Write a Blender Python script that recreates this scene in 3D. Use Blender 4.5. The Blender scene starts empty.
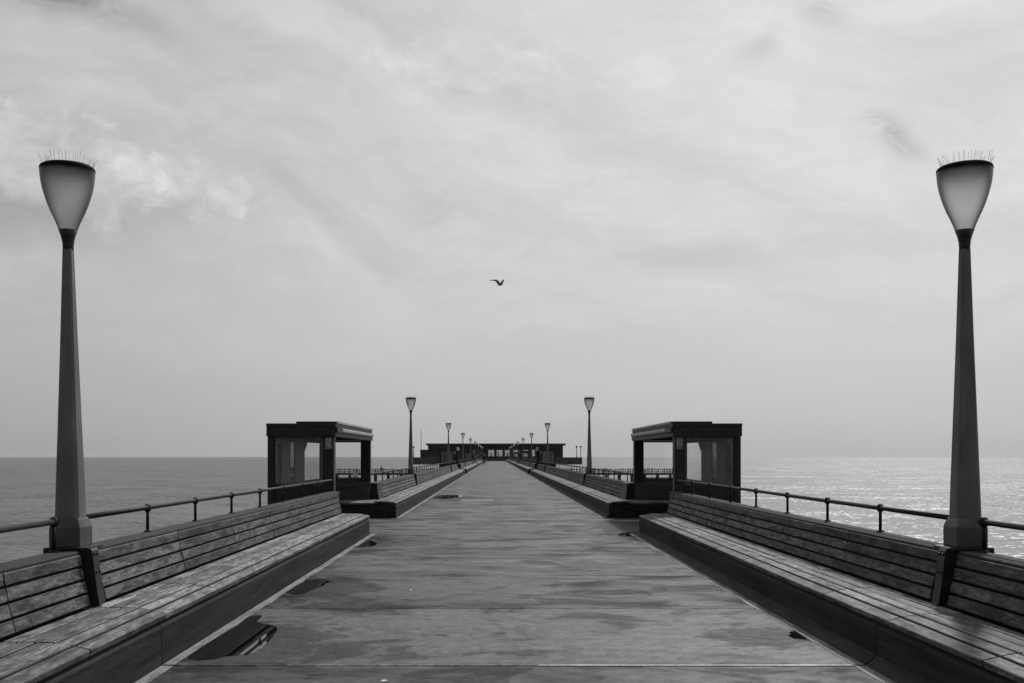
import bpy, bmesh, math, random
from mathutils import Vector, Matrix
R = math.radians
rnd = random.Random(7)
scene = bpy.context.scene
COL = scene.collection

# ------------------------------------------------------------------ node helpers
class NT:
    def __init__(self, tree):
        self.t = tree; self.l = tree.links
    def node(self, kind, **kw):
        n = self.t.nodes.new(kind)
        for k, v in kw.items(): setattr(n, k, v)
        return n
    def put(self, sock, v):
        if isinstance(v, E): self.l.new(v.s, sock)
        elif hasattr(v, 'is_output'): self.l.new(v, sock)
        else: sock.default_value = v
    def math(self, op, *a, clamp=False):
        n = self.node('ShaderNodeMath', operation=op, use_clamp=clamp)
        for i, v in enumerate(a): self.put(n.inputs[i], v)
        return E(self, n.outputs[0])
    def smooth(self, v, lo, hi, a=0.0, b=1.0):
        n = self.node('ShaderNodeMapRange', interpolation_type='SMOOTHSTEP')
        self.put(n.inputs['Value'], v)
        for k, x in (('From Min', lo), ('From Max', hi), ('To Min', a), ('To Max', b)): self.put(n.inputs[k], x)
        return E(self, n.outputs[0])
    def lin(self, v, lo, hi, a=0.0, b=1.0):
        n = self.node('ShaderNodeMapRange')
        self.put(n.inputs['Value'], v)
        for k, x in (('From Min', lo), ('From Max', hi), ('To Min', a), ('To Max', b)): self.put(n.inputs[k], x)
        return E(self, n.outputs[0])
    def xyz(self, x, y, z):
        n = self.node('ShaderNodeCombineXYZ')
        for i, v in enumerate((x, y, z)): self.put(n.inputs[i], v)
        return n.outputs[0]
    def sep(self, vec):
        n = self.node('ShaderNodeSeparateXYZ'); self.l.new(vec, n.inputs[0])
        return [E(self, o) for o in n.outputs]
    def noise(self, vec, scale=1.0, detail=4.0, rough=0.55, dist=0.0):
        n = self.node('ShaderNodeTexNoise')
        self.l.new(vec, n.inputs['Vector'])
        n.inputs['Scale'].default_value = scale; n.inputs['Detail'].default_value = detail
        n.inputs['Roughness'].default_value = rough; n.inputs['Distortion'].default_value = dist
        return E(self, n.outputs[0])
    def grey(self, v):
        n = self.node('ShaderNodeCombineColor')
        for i in range(3): self.put(n.inputs[i], v)
        return n.outputs[0]
    def bump(self, h, strength=0.3, distance=0.01):
        n = self.node('ShaderNodeBump')
        n.inputs['Strength'].default_value = strength; n.inputs['Distance'].default_value = distance
        self.put(n.inputs['Height'], h)
        return n.outputs[0]
class E:
    def __init__(self, nt, s): self.nt = nt; self.s = s
    def __add__(self, o): return self.nt.math('ADD', self, o)
    __radd__ = __add__
    def __sub__(self, o): return self.nt.math('SUBTRACT', self, o)
    def __rsub__(self, o): return self.nt.math('SUBTRACT', o, self)
    def __mul__(self, o): return self.nt.math('MULTIPLY', self, o)
    __rmul__ = __mul__
    def __truediv__(self, o): return self.nt.math('DIVIDE', self, o)

def new_mat(name):
    m = bpy.data.materials.new(name); m.use_nodes = True
    nt = NT(m.node_tree)
    p = m.node_tree.nodes['Principled BSDF']
    return m, nt, p

def coords(nt, rand=True):
    tc = nt.node('ShaderNodeTexCoord')
    v = tc.outputs['Object']
    if rand:
        oi = nt.node('ShaderNodeObjectInfo')
        gi = nt.node('ShaderNodeNewGeometry')
        r = E(nt, oi.outputs['Random']) * 37.0
        i = E(nt, gi.outputs['Random Per Island'])
        a = nt.node('ShaderNodeVectorMath', operation='ADD')
        nt.l.new(v, a.inputs[0])
        nt.l.new(nt.xyz(r + i * 19.0, r * 1.7 + i * 31.0, r), a.inputs[1])
        return a.outputs[0], i
    return v, None

def simple(name, lo, hi, rough=0.6, scale=6.0, stretch=(1, 1, 1), bump=0.15, metal=0.0, spec=0.5, fine=40.0):
    m, nt, p = new_mat(name)
    v, i = coords(nt)
    x, y, z = nt.sep(v)
    q = nt.xyz(x * stretch[0], y * stretch[1], z * stretch[2])
    a = nt.noise(q, scale, 5, 0.6)
    b = nt.noise(q, fine, 3, 0.6)
    t = nt.smooth(a * 0.75 + b * 0.25, 0.32, 0.68)
    nt.l.new(nt.grey(nt.lin(t, 0, 1, lo, hi)), p.inputs['Base Color'])
    nt.put(p.inputs['Roughness'], nt.lin(b, 0.3, 0.7, max(0.02, rough - 0.12), min(1, rough + 0.12)))
    p.inputs['Metallic'].default_value = metal
    p.inputs['Specular IOR Level'].default_value = spec
    if bump: nt.l.new(nt.bump(b + a, bump, 0.01), p.inputs['Normal'])
    return m

def wood_mat(name, lo, hi, swirl=1.0):
    """weathered planks; grain runs along local Y"""
    m, nt, p = new_mat(name)
    v, isl = coords(nt)
    x, y, z = nt.sep(v)
    warp = nt.noise(nt.xyz(x * 2.0, y * 0.9, z * 2.0), 2.2, 3, 0.6, 0.8)
    g = nt.xyz(x * 1.0 + warp * 0.10 * swirl, y * 0.06, z * 1.0 + warp * 0.12 * swirl)
    grain = nt.noise(g, 70.0, 6, 0.65, 0.3)
    rings = nt.math('SINE', (x + z * 1.3 + warp * 0.22 * swirl + y * 0.05) * 150.0) * 0.5 + 0.5
    blot = nt.noise(nt.xyz(x * 1.6, y * 0.38, z * 1.6), 6.0, 6, 0.68, 0.8)
    pits = nt.noise(nt.xyz(x, y * 0.35, z), 160.0, 3, 0.7)
    t = grain * 0.28 + rings * 0.05 + blot * 0.62 + pits * 0.15
    t = nt.smooth(t, 0.44, 0.68)
    oi = nt.node('ShaderNodeObjectInfo')
    base = nt.lin(t, 0, 1, lo, hi) * nt.lin(isl, 0, 1, 0.52, 1.45) * nt.lin(E(nt, oi.outputs['Random']), 0, 1, 0.72, 1.28)
    dark = nt.smooth(nt.noise(nt.xyz(x * 1.4, y * 0.24, z * 1.4), 9.0, 4, 0.65), 0.50, 0.64)
    fleck = nt.smooth(nt.noise(nt.xyz(x, y * 0.28, z), 52.0, 5, 0.75, 0.5), 0.48, 0.64)
    base = base * (1.0 - dark * 0.6) * (0.80 + fleck * 0.65)
    nt.l.new(nt.grey(base), p.inputs['Base Color'])
    nt.put(p.inputs['Roughness'], nt.lin(grain, 0.3, 0.7, 0.55, 0.85))
    p.inputs['Specular IOR Level'].default_value = 0.35
    nt.l.new(nt.bump(grain + pits * 0.6, 0.5, 0.006), p.inputs['Normal'])
    return m

M = {}
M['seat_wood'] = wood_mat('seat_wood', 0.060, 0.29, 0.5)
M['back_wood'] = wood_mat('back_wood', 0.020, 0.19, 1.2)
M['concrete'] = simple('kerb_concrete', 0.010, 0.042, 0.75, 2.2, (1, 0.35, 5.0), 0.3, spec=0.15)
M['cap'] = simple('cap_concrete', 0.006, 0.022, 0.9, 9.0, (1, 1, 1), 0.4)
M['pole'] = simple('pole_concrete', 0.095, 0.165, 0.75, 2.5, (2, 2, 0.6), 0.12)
M['steel'] = simple('black_steel', 0.006, 0.016, 0.5, 8.0, (1, 1, 1), 0.1)
M['rim'] = simple('matt_black_rim', 0.008, 0.016, 0.9, spec=0.15)
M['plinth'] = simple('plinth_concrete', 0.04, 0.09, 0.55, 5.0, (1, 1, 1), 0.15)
M['rail'] = simple('rail_paint', 0.006, 0.016, 0.6, 8.0, (1, 1, 1), 0.05, spec=0.25)
M['board_edge'] = simple('dark_board_edge', 0.008, 0.03, 0.8, 6.0)
M['dark_wood'] = simple('dark_timber', 0.005, 0.016, 0.55, 4.0, (3, 3, 0.5), 0.2)
M['panel'] = simple('shelter_panel', 0.035, 0.11, 0.55, 5.0, (2, 4, 0.25), 0.1)
M['slat_wood'] = simple('dark_slats', 0.035, 0.10, 0.6, 4.0, (0.4, 3, 3), 0.2)
M['pale_metal'] = simple('pale_metal', 0.30, 0.42, 0.5, 5.0, (1, 0.5, 1), 0.08)
M['frame'] = simple('grey_window_frame', 0.08, 0.16, 0.5, 6.0)
M['patch'] = simple('pale_repair_mortar', 0.07, 0.17, 0.7, 5.0)
M['plate'] = simple('notice_plate', 0.05, 0.40, 0.4, 16.0, (1, 1, 1), 0.05)
M['bolt'] = simple('bolt_steel', 0.006, 0.012, 0.5)
M['spike'] = simple('spike_wire', 0.20, 0.3, 0.4, metal=0.3, bump=0)
M['building'] = simple('cafe_cladding', 0.010, 0.024, 0.6, 1.0, (1, 1, 0.4), 0.0)
M['building_pale'] = simple('cafe_pale', 0.06, 0.10, 0.6, 1.0, (1, 1, 0.4), 0.0)
M['landing'] = simple('landing_concrete', 0.04, 0.09, 0.8, 0.6, (1, 1, 1), 0.0)
M['white_board'] = simple('white_board', 0.45, 0.6, 0.7, 2.0)
M['skin'] = simple('skin', 0.22, 0.3, 0.5, bump=0)
M['cloth'] = simple('dark_cloth', 0.012, 0.03, 0.9, bump=0)
M['cloth2'] = simple('grey_cloth', 0.03, 0.06, 0.9, bump=0)
M['hair'] = simple('hair', 0.01, 0.02, 0.7, bump=0)
M['feather'] = simple('feathers', 0.03, 0.06, 0.8, bump=0)
M['feather_pale'] = simple('belly_feathers', 0.12, 0.2, 0.8, bump=0)
M['strip'] = None

def strip_mat():
    m, nt, p = new_mat('worn_pale_edging')
    v, _ = coords(nt, False)
    x, y, z = nt.sep(v)
    a = nt.noise(nt.xyz(x * 3.0, y * 0.7, z), 2.0, 6, 0.7)
    b = nt.noise(v, 45.0, 4, 0.7)
    t = nt.smooth(a * 0.6 + b * 0.4, 0.42, 0.58)
    nt.l.new(nt.grey(nt.lin(t, 0, 1, 0.06, 0.25)), p.inputs['Base Color'])
    p.inputs['Roughness'].default_value = 0.7
    nt.l.new(nt.bump(b, 0.3, 0.004), p.inputs['Normal'])
    return m
M['strip'] = strip_mat()

def deck_mat():
    m, nt, p = new_mat('damp_deck')
    v, _ = coords(nt, False)
    x, y, z = nt.sep(v)
    slab = nt.math('FLOOR', (y - 7.66) * (1 / 2.86))
    wn = nt.node('ShaderNodeTexWhiteNoise', noise_dimensions='1D'); nt.put(wn.inputs['W'], slab * 1.37 + 0.5)
    sv = E(nt, wn.outputs['Value'])
    wx = nt.noise(v, 0.55, 3, 0.5)
    streak = nt.noise(nt.xyz(x * 0.62, y * 1.05 + wx * 1.0, slab * 3.0), 0.95, 7, 0.64, 0.9)
    streak2 = nt.noise(nt.xyz(x * 0.38 + 9.0, y * 1.9 + wx * 1.0, slab * 1.7), 1.5, 6, 0.66, 0.8)
    blotch = nt.noise(nt.xyz(x * 0.75, y * 0.9, slab * 2.0), 1.3, 6, 0.62, 0.7)
    fine = nt.noise(v, 42.0, 4, 0.7)
    mid = nt.noise(nt.xyz(x * 1.0, y * 1.3, 0.0), 6.0, 7, 0.72, 0.6)
    speck = nt.noise(nt.xyz(x, y * 1.1, 0.5), 16.0, 5, 0.75, 0.5)
    ax = nt.math('ABSOLUTE', x + 0.1)
    edge = nt.smooth(ax + (blotch - 0.5) * 2.2, 1.5, 2.7)
    wet = nt.lin(sv, 0, 1, 1.0, 0.65) * nt.smooth(streak * 0.58 + streak2 * 0.28 + mid * 0.16 + edge * 0.03 + sv * 0.05 - 0.025, 0.475, 0.575)
    spots = nt.smooth(blotch * 0.8 + mid * 0.2, 0.525, 0.585)
    pale = nt.smooth(nt.noise(nt.xyz(x * 0.9, y * 1.2, 11.0 + slab), 1.6, 7, 0.68, 0.9), 0.56, 0.66)
    halo = None
    for cx, cy, rx, ry in ((-2.15, 8.45, 0.62, 1.15), (-2.2, 12.2, 0.5, 1.1), (-1.6, 10.6, 0.7, 0.5), (2.2, 8.9, 0.5, 0.5), (-2.5, 19.2, 0.4, 1.6), (2.5, 20.5, 0.5, 1.8), (3.0, 23.0, 1.0, 1.5), (-1.6, 37.5, 0.9, 2.5)):
        u = (x - cx) * (1 / rx); w_ = (y - cy) * (1 / ry)
        dd = nt.math('SQRT', u * u + w_ * w_) + (mid - 0.5) * 1.8 + (blotch - 0.5) * 2.8
        h_ = nt.smooth(dd, 0.70, 1.15, 1.0, 0.0)
        halo = h_ if halo is None else nt.math('MAXIMUM', halo, h_)
    vo = nt.node('ShaderNodeTexVoronoi'); nt.l.new(v, vo.inputs['Vector']); vo.inputs['Scale'].default_value = 2.2; vo.inputs['Randomness'].default_value = 1.0
    vd = E(nt, vo.outputs['Distance']); vs = nt.node('ShaderNodeSeparateColor'); nt.l.new(vo.outputs['Color'], vs.inputs[0])
    vr = E(nt, vs.outputs[0]); vg = E(nt, vs.outputs[1])
    gum = nt.smooth(vd + (fine - 0.5) * 0.02, 0.025, 0.05, 1.0, 0.0) * nt.smooth(vr, 0.62, 0.66)
    s0 = nt.math('COMPARE', slab, 0.0, 0.4); s1 = nt.math('COMPARE', slab, -1.0, 0.4)
    wet = wet * (1.0 - s0 * 0.7)
    dry = (1.0 + s0 * 0.10 - s1 * 0.22) * nt.lin(fine * 0.45 + mid * 0.55, 0.34, 0.66, 0.034, 0.088) * nt.lin(sv, 0, 1, 0.74, 1.22)
    dim = (1.0 - wet * 0.64) * (1.0 - spots * 0.60) * (1.0 - halo * 0.55)
    col = dry * dim * nt.lin(speck, 0.36, 0.64, 0.62, 1.36) * (1.0 + pale * 0.35)
    col = col * (1.0 + gum * (vg * 2.2 - 0.75))
    fr = nt.math('FRACT', (y - 7.66) * (1 / 2.86)); jd = nt.math('ABSOLUTE', fr - 0.5)
    rim = nt.smooth(jd + (mid - 0.5) * 0.01, 0.476, 0.492) * nt.smooth(mid, 0.38, 0.60)
    grime = nt.smooth(jd + (mid - 0.5) * 0.03, 0.44, 0.475) * (1.0 - rim)
    col = col * (1.0 + rim * 0.9) * (1.0 - grime * 0.25)
    nt.l.new(nt.grey(col), p.inputs['Base Color'])
    nt.put(p.inputs['Roughness'], nt.lin(fine, 0.3, 0.7, 0.46, 0.66))
    nt.put(p.inputs['Specular IOR Level'], dim * nt.lin(mid, 0.35, 0.65, 0.15, 0.44) + 0.015)
    nt.l.new(nt.bump(fine * 0.7 + mid * 0.6, 0.35, 0.006), p.inputs['Normal'])
    return m
M['deck'] = deck_mat()

def puddle_mat():
    m, nt, p = new_mat('standing_water')
    p.inputs['Base Color'].default_value = (0.004, 0.004, 0.004, 1)
    p.inputs['Roughness'].default_value = 0.025
    p.inputs['IOR'].default_value = 1.33
    v, _ = coords(nt, False)
    nt.l.new(nt.bump(nt.noise(v, 9.0, 2, 0.5), 0.015, 0.004), p.inputs['Normal'])
    at = nt.node('ShaderNodeAttribute', attribute_name='depth')
    dpt = E(nt, at.outputs['Fac'])
    k = nt.smooth(dpt + (nt.noise(v, 7.0, 6, 0.7) - 0.5) * 1.2, 0.02, 0.35)
    tr = nt.node('ShaderNodeBsdfTransparent'); tr.inputs[0].default_value = (1, 1, 1, 1)
    mx = nt.node('ShaderNodeMixShader'); nt.put(mx.inputs[0], k)
    nt.l.new(tr.outputs[0], mx.inputs[1]); nt.l.new(p.outputs[0], mx.inputs[2])
    nt.l.new(mx.outputs[0], m.node_tree.nodes['Material Output'].inputs['Surface'])
    return m
M['puddle'] = puddle_mat()

def sea_mat():
    m, nt, p = new_mat('sea_water')
    v, _ = coords(nt, False)
    x, y, z = nt.sep(v)
    def slopes(vec, scale, detail, rough):
        n = nt.node('ShaderNodeTexNoise'); nt.l.new(vec, n.inputs['Vector'])
        n.inputs['Scale'].default_value = scale; n.inputs['Detail'].default_value = detail; n.inputs['Roughness'].default_value = rough
        sp = nt.node('ShaderNodeSeparateColor'); nt.l.new(n.outputs['Color'], sp.inputs[0])
        return E(nt, sp.outputs[0]) - 0.5, E(nt, sp.outputs[1]) - 0.5
    a1, b1 = slopes(nt.xyz(x * 0.6, y, 0.0), 0.11, 3, 0.6)
    a2, b2 = slopes(nt.xyz(x * 0.8, y, 4.0), 1.1, 5, 0.72)
    gust = nt.noise(nt.xyz(x * 0.25, y * 1.0, 9.0), 0.010, 4, 0.6)
    patch = nt.noise(nt.xyz(x * 0.6, y * 0.35, 2.0), 0.035, 4, 0.6)
    k = nt.lin(gust * 0.5 + patch * 0.5, 0.36, 0.64, 2.0, 3.4)
    sx = (a1 * 0.25 + a2 * 0.80) * k; sy = (b1 * 0.38 + b2 * 0.95) * k
    nv = nt.node('ShaderNodeVectorMath', operation='NORMALIZE')
    nt.l.new(nt.xyz(sx, sy, 1.0), nv.inputs[0])
    nt.l.new(nv.outputs[0], p.inputs['Normal'])
    nt.l.new(nt.grey(nt.lin(gust, 0.3, 0.7, 0.055, 0.090)), p.inputs['Base Color'])
    p.inputs['IOR'].default_value = 1.33
    p.inputs['Roughness'].default_value = 0.37
    return m
M['sea'] = sea_mat()

def glass_mat(name, dirt, tint=0.93):
    m, nt, p = new_mat(name)
    t = m.node_tree; t.nodes.remove(p)
    out = t.nodes['Material Output']
    v, _ = coords(nt)
    tr = nt.node('ShaderNodeBsdfTransparent'); tr.inputs[0].default_value = (tint, tint, tint, 1)
    gl = nt.node('ShaderNodeBsdfGlossy'); gl.inputs['Roughness'].default_value = 0.03
    gl.inputs[0].default_value = (0.9, 0.9, 0.9, 1)
    df = nt.node('ShaderNodeBsdfDiffuse'); df.inputs[0].default_value = (0.35, 0.35, 0.35, 1)
    fr = nt.node('ShaderNodeFresnel'); fr.inputs[0].default_value = 1.45
    m1 = nt.node('ShaderNodeMixShader'); nt.l.new(fr.outputs[0], m1.inputs[0]); nt.l.new(tr.outputs[0], m1.inputs[1]); nt.l.new(gl.outputs[0], m1.inputs[2])
    m2 = nt.node('ShaderNodeMixShader')
    nz = nt.smooth(nt.noise(v, 1.6, 5, 0.65), 0.3, 0.75, dirt * 0.4, dirt * 1.5)
    nt.put(m2.inputs[0], nz); nt.l.new(m1.outputs[0], m2.inputs[1]); nt.l.new(df.outputs[0], m2.inputs[2])
    nt.l.new(m2.outputs[0], out.inputs['Surface'])
    return m
M['glass'] = glass_mat('shelter_glass', 0.15)
M['cafe_glass'] = glass_mat('cafe_glass', 0.10, 0.72)
M['clear_glass'] = glass_mat('clear_glass', 0.03, 0.97)

def shade_mat():
    m, nt, p = new_mat('frosted_lamp_shade')
    t = m.node_tree; t.nodes.remove(p)
    out = t.nodes['Material Output']
    v, _ = coords(nt, False)
    tl = nt.node('ShaderNodeBsdfTranslucent'); tl.inputs[0].default_value = (0.74, 0.74, 0.74, 1)
    rf = nt.node('ShaderNodeBsdfRefraction'); rf.inputs[0].default_value = (0.95, 0.95, 0.95, 1)
    rf.inputs['Roughness'].default_value = 1.0; rf.inputs['IOR'].default_value = 1.3
    df = nt.node('ShaderNodeBsdfPrincipled'); df.inputs['Base Color'].default_value = (0.05, 0.05, 0.05, 1); df.inputs['Roughness'].default_value = 0.35
    m1 = nt.node('ShaderNodeMixShader'); m1.inputs[0].default_value = 0.45
    nt.l.new(tl.outputs[0], m1.inputs[1]); nt.l.new(rf.outputs[0], m1.inputs[2])
    m2 = nt.node('ShaderNodeMixShader')
    lw = nt.node('ShaderNodeLayerWeight'); lw.inputs[0].default_value = 0.35
    nt.put(m2.inputs[0], nt.lin(nt.noise(v, 5.0, 4, 0.6), 0.3, 0.7, 0.03, 0.09) + nt.smooth(E(nt, lw.outputs['Facing']), 0.02, 0.74, 0.0, 0.93))
    nt.l.new(m1.outputs[0], m2.inputs[1]); nt.l.new(df.outputs[0], m2.inputs[2])
    nt.l.new(m2.outputs[0], out.inputs['Surface'])
    return m
M['shade'] = shade_mat()

# ------------------------------------------------------------------ mesh helpers
def link(o, parent=None):
    COL.objects.link(o)
    if parent is not None: o.parent = parent
    return o
def tag(o, label=None, cat=None, group=None, kind=None):
    for k, v in (('label', label), ('category', cat), ('group', group), ('kind', kind)):
        if v: o[k] = v
    return o
def empty(name, loc, label, cat, group=None, rot=None):
    o = bpy.data.objects.new(name, None); o.location = loc; o.empty_display_size = 0.3
    if rot: o.rotation_euler = rot
    link(o); return tag(o, label, cat, group)
def finish(bm, name, mat, smooth=False):
    bmesh.ops.recalc_face_normals(bm, faces=bm.faces[:])
    if name == 'sea':
        for f in bm.faces:
            if f.normal.z < 0: f.normal_flip()
    me = bpy.data.meshes.new(name); bm.to_mesh(me); bm.free()
    if mat is not None:
        for q in (mat if isinstance(mat, (list, tuple)) else [mat]): me.materials.append(q)
    if smooth:
        for f in me.polygons: f.use_smooth = True
    return me
def obj(name, bm_or_me, mat=None, parent=None, loc=(0, 0, 0), smooth=False):
    me = bm_or_me if isinstance(bm_or_me, bpy.types.Mesh) else finish(bm_or_me, name, mat, smooth)
    o = bpy.data.objects.new(name, me); o.location = loc
    return link(o, parent)
def B(): return bmesh.new()
def box(bm, x0, x1, y0, y1, z0, z1):
    vs = [bm.verts.new((x, y, z)) for x in (x0, x1) for y in (y0, y1) for z in (z0, z1)]
    for f in ((0, 1, 3, 2), (4, 6, 7, 5), (0, 4, 5, 1), (2, 3, 7, 6), (0, 2, 6, 4), (1, 5, 7, 3)):
        bm.faces.new([vs[i] for i in f])
    return vs
def bbox(bm, x0, x1, y0, y1, z0, z1, w=0.01):
    """box with bevelled edges"""
    t = bmesh.new(); box(t, x0, x1, y0, y1, z0, z1)
    bmesh.ops.bevel(t, geom=t.edges[:], offset=w, segments=2, affect='EDGES')
    merge(bm, t)
def merge(bm, t):
    mp = {v: bm.verts.new(v.co) for v in t.verts}
    for f in t.faces: bm.faces.new([mp[v] for v in f.verts])
    t.free()
def prism(bm, prof, y0, y1):
    """closed (x,z) outline extruded along Y"""
    a = [bm.verts.new((x, y0, z)) for x, z in prof]; b = [bm.verts.new((x, y1, z)) for x, z in prof]
    n = len(prof)
    for i in range(n): bm.faces.new((a[i], a[(i + 1) % n], b[(i + 1) % n], b[i]))
    bm.faces.new(a); bm.faces.new(b[::-1])
def lathe(bm, prof, seg=16, caps=True, rot=0.0, cx=0.0, cy=0.0):
    rings = []
    for r, z in prof:
        rings.append([bm.verts.new((cx + r * math.cos(rot + 2 * math.pi * i / seg), cy + r * math.sin(rot + 2 * math.pi * i / seg), z)) for i in range(seg)])
    for a, b in zip(rings, rings[1:]):
        for i in range(seg): bm.faces.new((a[i], a[(i + 1) % seg], b[(i + 1) % seg], b[i]))
    if caps:
        bm.faces.new(rings[0]); bm.faces.new(rings[-1][::-1])
    return rings
def tube(bm, pts, r, seg=8):
    pts = [Vector(p) for p in pts]; rings = []
    for i, p in enumerate(pts):
        d = (pts[min(i + 1, len(pts) - 1)] - pts[max(i - 1, 0)]).normalized()
        u = d.cross(Vector((0, 0, 1)))
        if u.length < 1e-3: u = Vector((1, 0, 0))
        u.normalize(); w = d.cross(u)
        rr = r[i] if isinstance(r, (list, tuple)) else r
        rings.append([bm.verts.new(p + u * rr * math.cos(2 * math.pi * k / seg) + w * rr * math.sin(2 * math.pi * k / seg)) for k in range(seg)])
    for a, b in zip(rings, rings[1:]):
        for k in range(seg): bm.faces.new((a[k], a[(k + 1) % seg], b[(k + 1) % seg], b[k]))
    bm.faces.new(rings[0]); bm.faces.new(rings[-1][::-1])

# ------------------------------------------------------------------ camera
CAMX, EYE, F, VPX, HZ = -0.18, 1.612, 1000.0, 495.5, 455.4
cam = bpy.data.cameras.new('Camera'); co = bpy.data.objects.new('Camera', cam); COL.objects.link(co)
co.location = (CAMX, 0, EYE); co.rotation_euler = (R(90), 0, 0)
cam.sensor_width = 36; cam.lens = 36 * F / 1024
cam.shift_x = (512 - VPX) / 1024; cam.shift_y = (HZ - 341.5) / 1024
cam.clip_start = 0.05; cam.clip_end = 60000
scene.camera = co
def deck_pt(px, py):
    y = EYE * F / (py - HZ)
    return ((px - VPX) / F * y + CAMX, y)

# ------------------------------------------------------------------ world: thin bright cloud, no colour
SUN_AZ, SUN_EL = R(24), R(45)
def world():
    w = bpy.data.worlds.new('World'); scene.world = w; w.use_nodes = True
    nt = NT(w.node_tree); bg = w.node_tree.nodes['Background']
    sky = nt.node('ShaderNodeTexSky', sky_type='NISHITA')
    sky.sun_disc = False; sky.sun_elevation = SUN_EL; sky.sun_rotation = SUN_AZ
    sky.dust_density = 3.0; sky.altitude = 0
    bw = nt.node('ShaderNodeRGBToBW'); nt.l.new(sky.outputs[0], bw.inputs[0])
    s = E(nt, bw.outputs[0])
    tc = nt.node('ShaderNodeTexCoord')
    dx, dy, dz = nt.sep(tc.outputs['Generated'])
    az = nt.math('ARCTAN2', dx, dy); el = nt.math('ARCSINE', dz)
    wob = nt.noise(nt.xyz(az, el, 0.3), 3.0, 4, 0.55)
    wob2 = nt.noise(nt.xyz(az, el, 7.3), 3.0, 4, 0.55)
    azw = az + (wob - 0.5) * 0.22; elw = el + (wob2 - 0.5) * 0.16
    al = azw * 0.93 - elw * 0.36; ac = azw * 0.36 + elw * 0.93
    st = nt.noise(nt.xyz(al * 1.5, ac * 6.0, 1.0), 1.9, 7, 0.55, 0.25)
    st2 = nt.noise(nt.xyz(azw * 0.9, elw * 8.0, 5.0), 2.6, 6, 0.55, 0.2)
    fine = nt.noise(nt.xyz(azw * 2.0, elw * 5.0, 2.0), 7.0, 8, 0.66, 0.6)
    puff = nt.noise(nt.xyz(az * 1.0, el * 1.35, 3.0), 15.0, 8, 0.6, 0.5)
    up = nt.smooth(el, 0.04, 0.26)
    L = nt.lin(el, 0.0, 0.16, 0.40, 0.49)
    L = L + nt.lin(el, 0.16, 0.45, 0.0, 0.045)
    L = L + nt.smooth(az, -0.5, 0.0, -0.065, 0.0) + nt.smooth(az, 0.0, 0.5, 0.0, 0.02)
    L = L + (st - 0.5) * (up * 0.29 + 0.02) + (st2 - 0.5) * (0.05 + up * 0.07) + (fine - 0.5) * up * 0.17
    def blob(a, e, sa, se, rot=0.0):
        c, sn = math.cos(rot), math.sin(rot)
        da = azw - a; de = elw - e
        u = (da * c + de * sn) * (1 / sa); v = (de * c - da * sn) * (1 / se)
        return nt.math('POWER', 2.718, (u * u + v * v) * -1.0)
    def raw(a, e, sa, se, rot=0.0):
        c, sn = math.cos(rot), math.sin(rot)
        da = az - a; de = el - e
        u = (da * c + de * sn) * (1 / sa); v = (de * c - da * sn) * (1 / se)
        return nt.math('POWER', 2.718, (u * u + v * v) * -1.0)
    puff2 = nt.noise(nt.xyz(az * 1.0, el * 1.4, 6.0), 34.0, 6, 0.62, 0.4)
    for a, e, sa, se, ro, k in ((-0.41, 0.262, 0.125, 0.050, -0.22, 1.0), (-0.30, 0.252, 0.075, 0.034, -0.15, 0.9), (-0.03, 0.372, 0.10, 0.026, -0.05, 0.7), (0.14, 0.36, 0.05, 0.02, 0.2, 0.3)):
        f_ = raw(a, e, sa, se, ro) + (puff - 0.5) * 1.25 + (puff2 - 0.5) * 0.5
        body = nt.smooth(f_, 0.42, 0.66)
        inner = nt.lin(puff2 * 0.6 + puff * 0.4, 0.35, 0.65, -0.045, 0.085)
        L = L + body * (inner + 0.028) * (k * 1.25)
    L = L - blob(-0.40, 0.425, 0.09, 0.022, -0.45) * (nt.smooth(fine, 0.3, 0.6) * 0.24)
    L = L - blob(-0.47, 0.228, 0.13, 0.022, 0.0) * 0.12
    L = L - blob(-0.27, 0.40, 0.09, 0.015, -0.5) * 0.07
    for a, e, sa, se, ro, k in ((0.352, 0.300, 0.018, 0.022, 0.5, 0.22), (0.342, 0.408, 0.02, 0.022, 0.0, 0.16), (0.27, 0.37, 0.03, 0.012, 0.4, 0.12), (0.22, 0.19, 0.10, 0.012, 0.1, 0.04)):
        L = L - blob(a, e, sa, se, ro) * (nt.smooth(fine, 0.35, 0.6) * k)
    # brighter veil round the sun, dimmer behind the camera
    sd = (math.sin(SUN_AZ) * math.cos(SUN_EL), math.cos(SUN_AZ) * math.cos(SUN_EL), math.sin(SUN_EL))
    cs = dx * sd[0] + dy * sd[1] + dz * sd[2]
    L = L * nt.smooth(cs, -0.45, 0.62, 0.30, 1.0) + nt.smooth(cs, 0.93, 1.0, 0.0, 0.35)
    L = nt.math('MAXIMUM', L * 1.12, 0.05)
    tot = s * 0.12 + L * 10.0 * 0.93
    low = nt.smooth(dz, -0.05, 0.0)
    tot = tot * (low * 0.8 + 0.2)
    nt.l.new(nt.grey(tot), bg.inputs['Color']); bg.inputs['Strength'].default_value = 0.1
world()
sl = bpy.data.lights.new('Sun', 'SUN'); sl.energy = 2.6; sl.angle = R(4); sl.color = (1, 1, 1)
so = bpy.data.objects.new('Sun', sl); COL.objects.link(so)
so.rotation_euler = Vector((-math.sin(SUN_AZ) * math.cos(SUN_EL), -math.cos(SUN_AZ) * math.cos(SUN_EL), -math.sin(SUN_EL))).to_track_quat('-Z', 'Y').to_euler()
so.location = (30, 40, 60)

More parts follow.
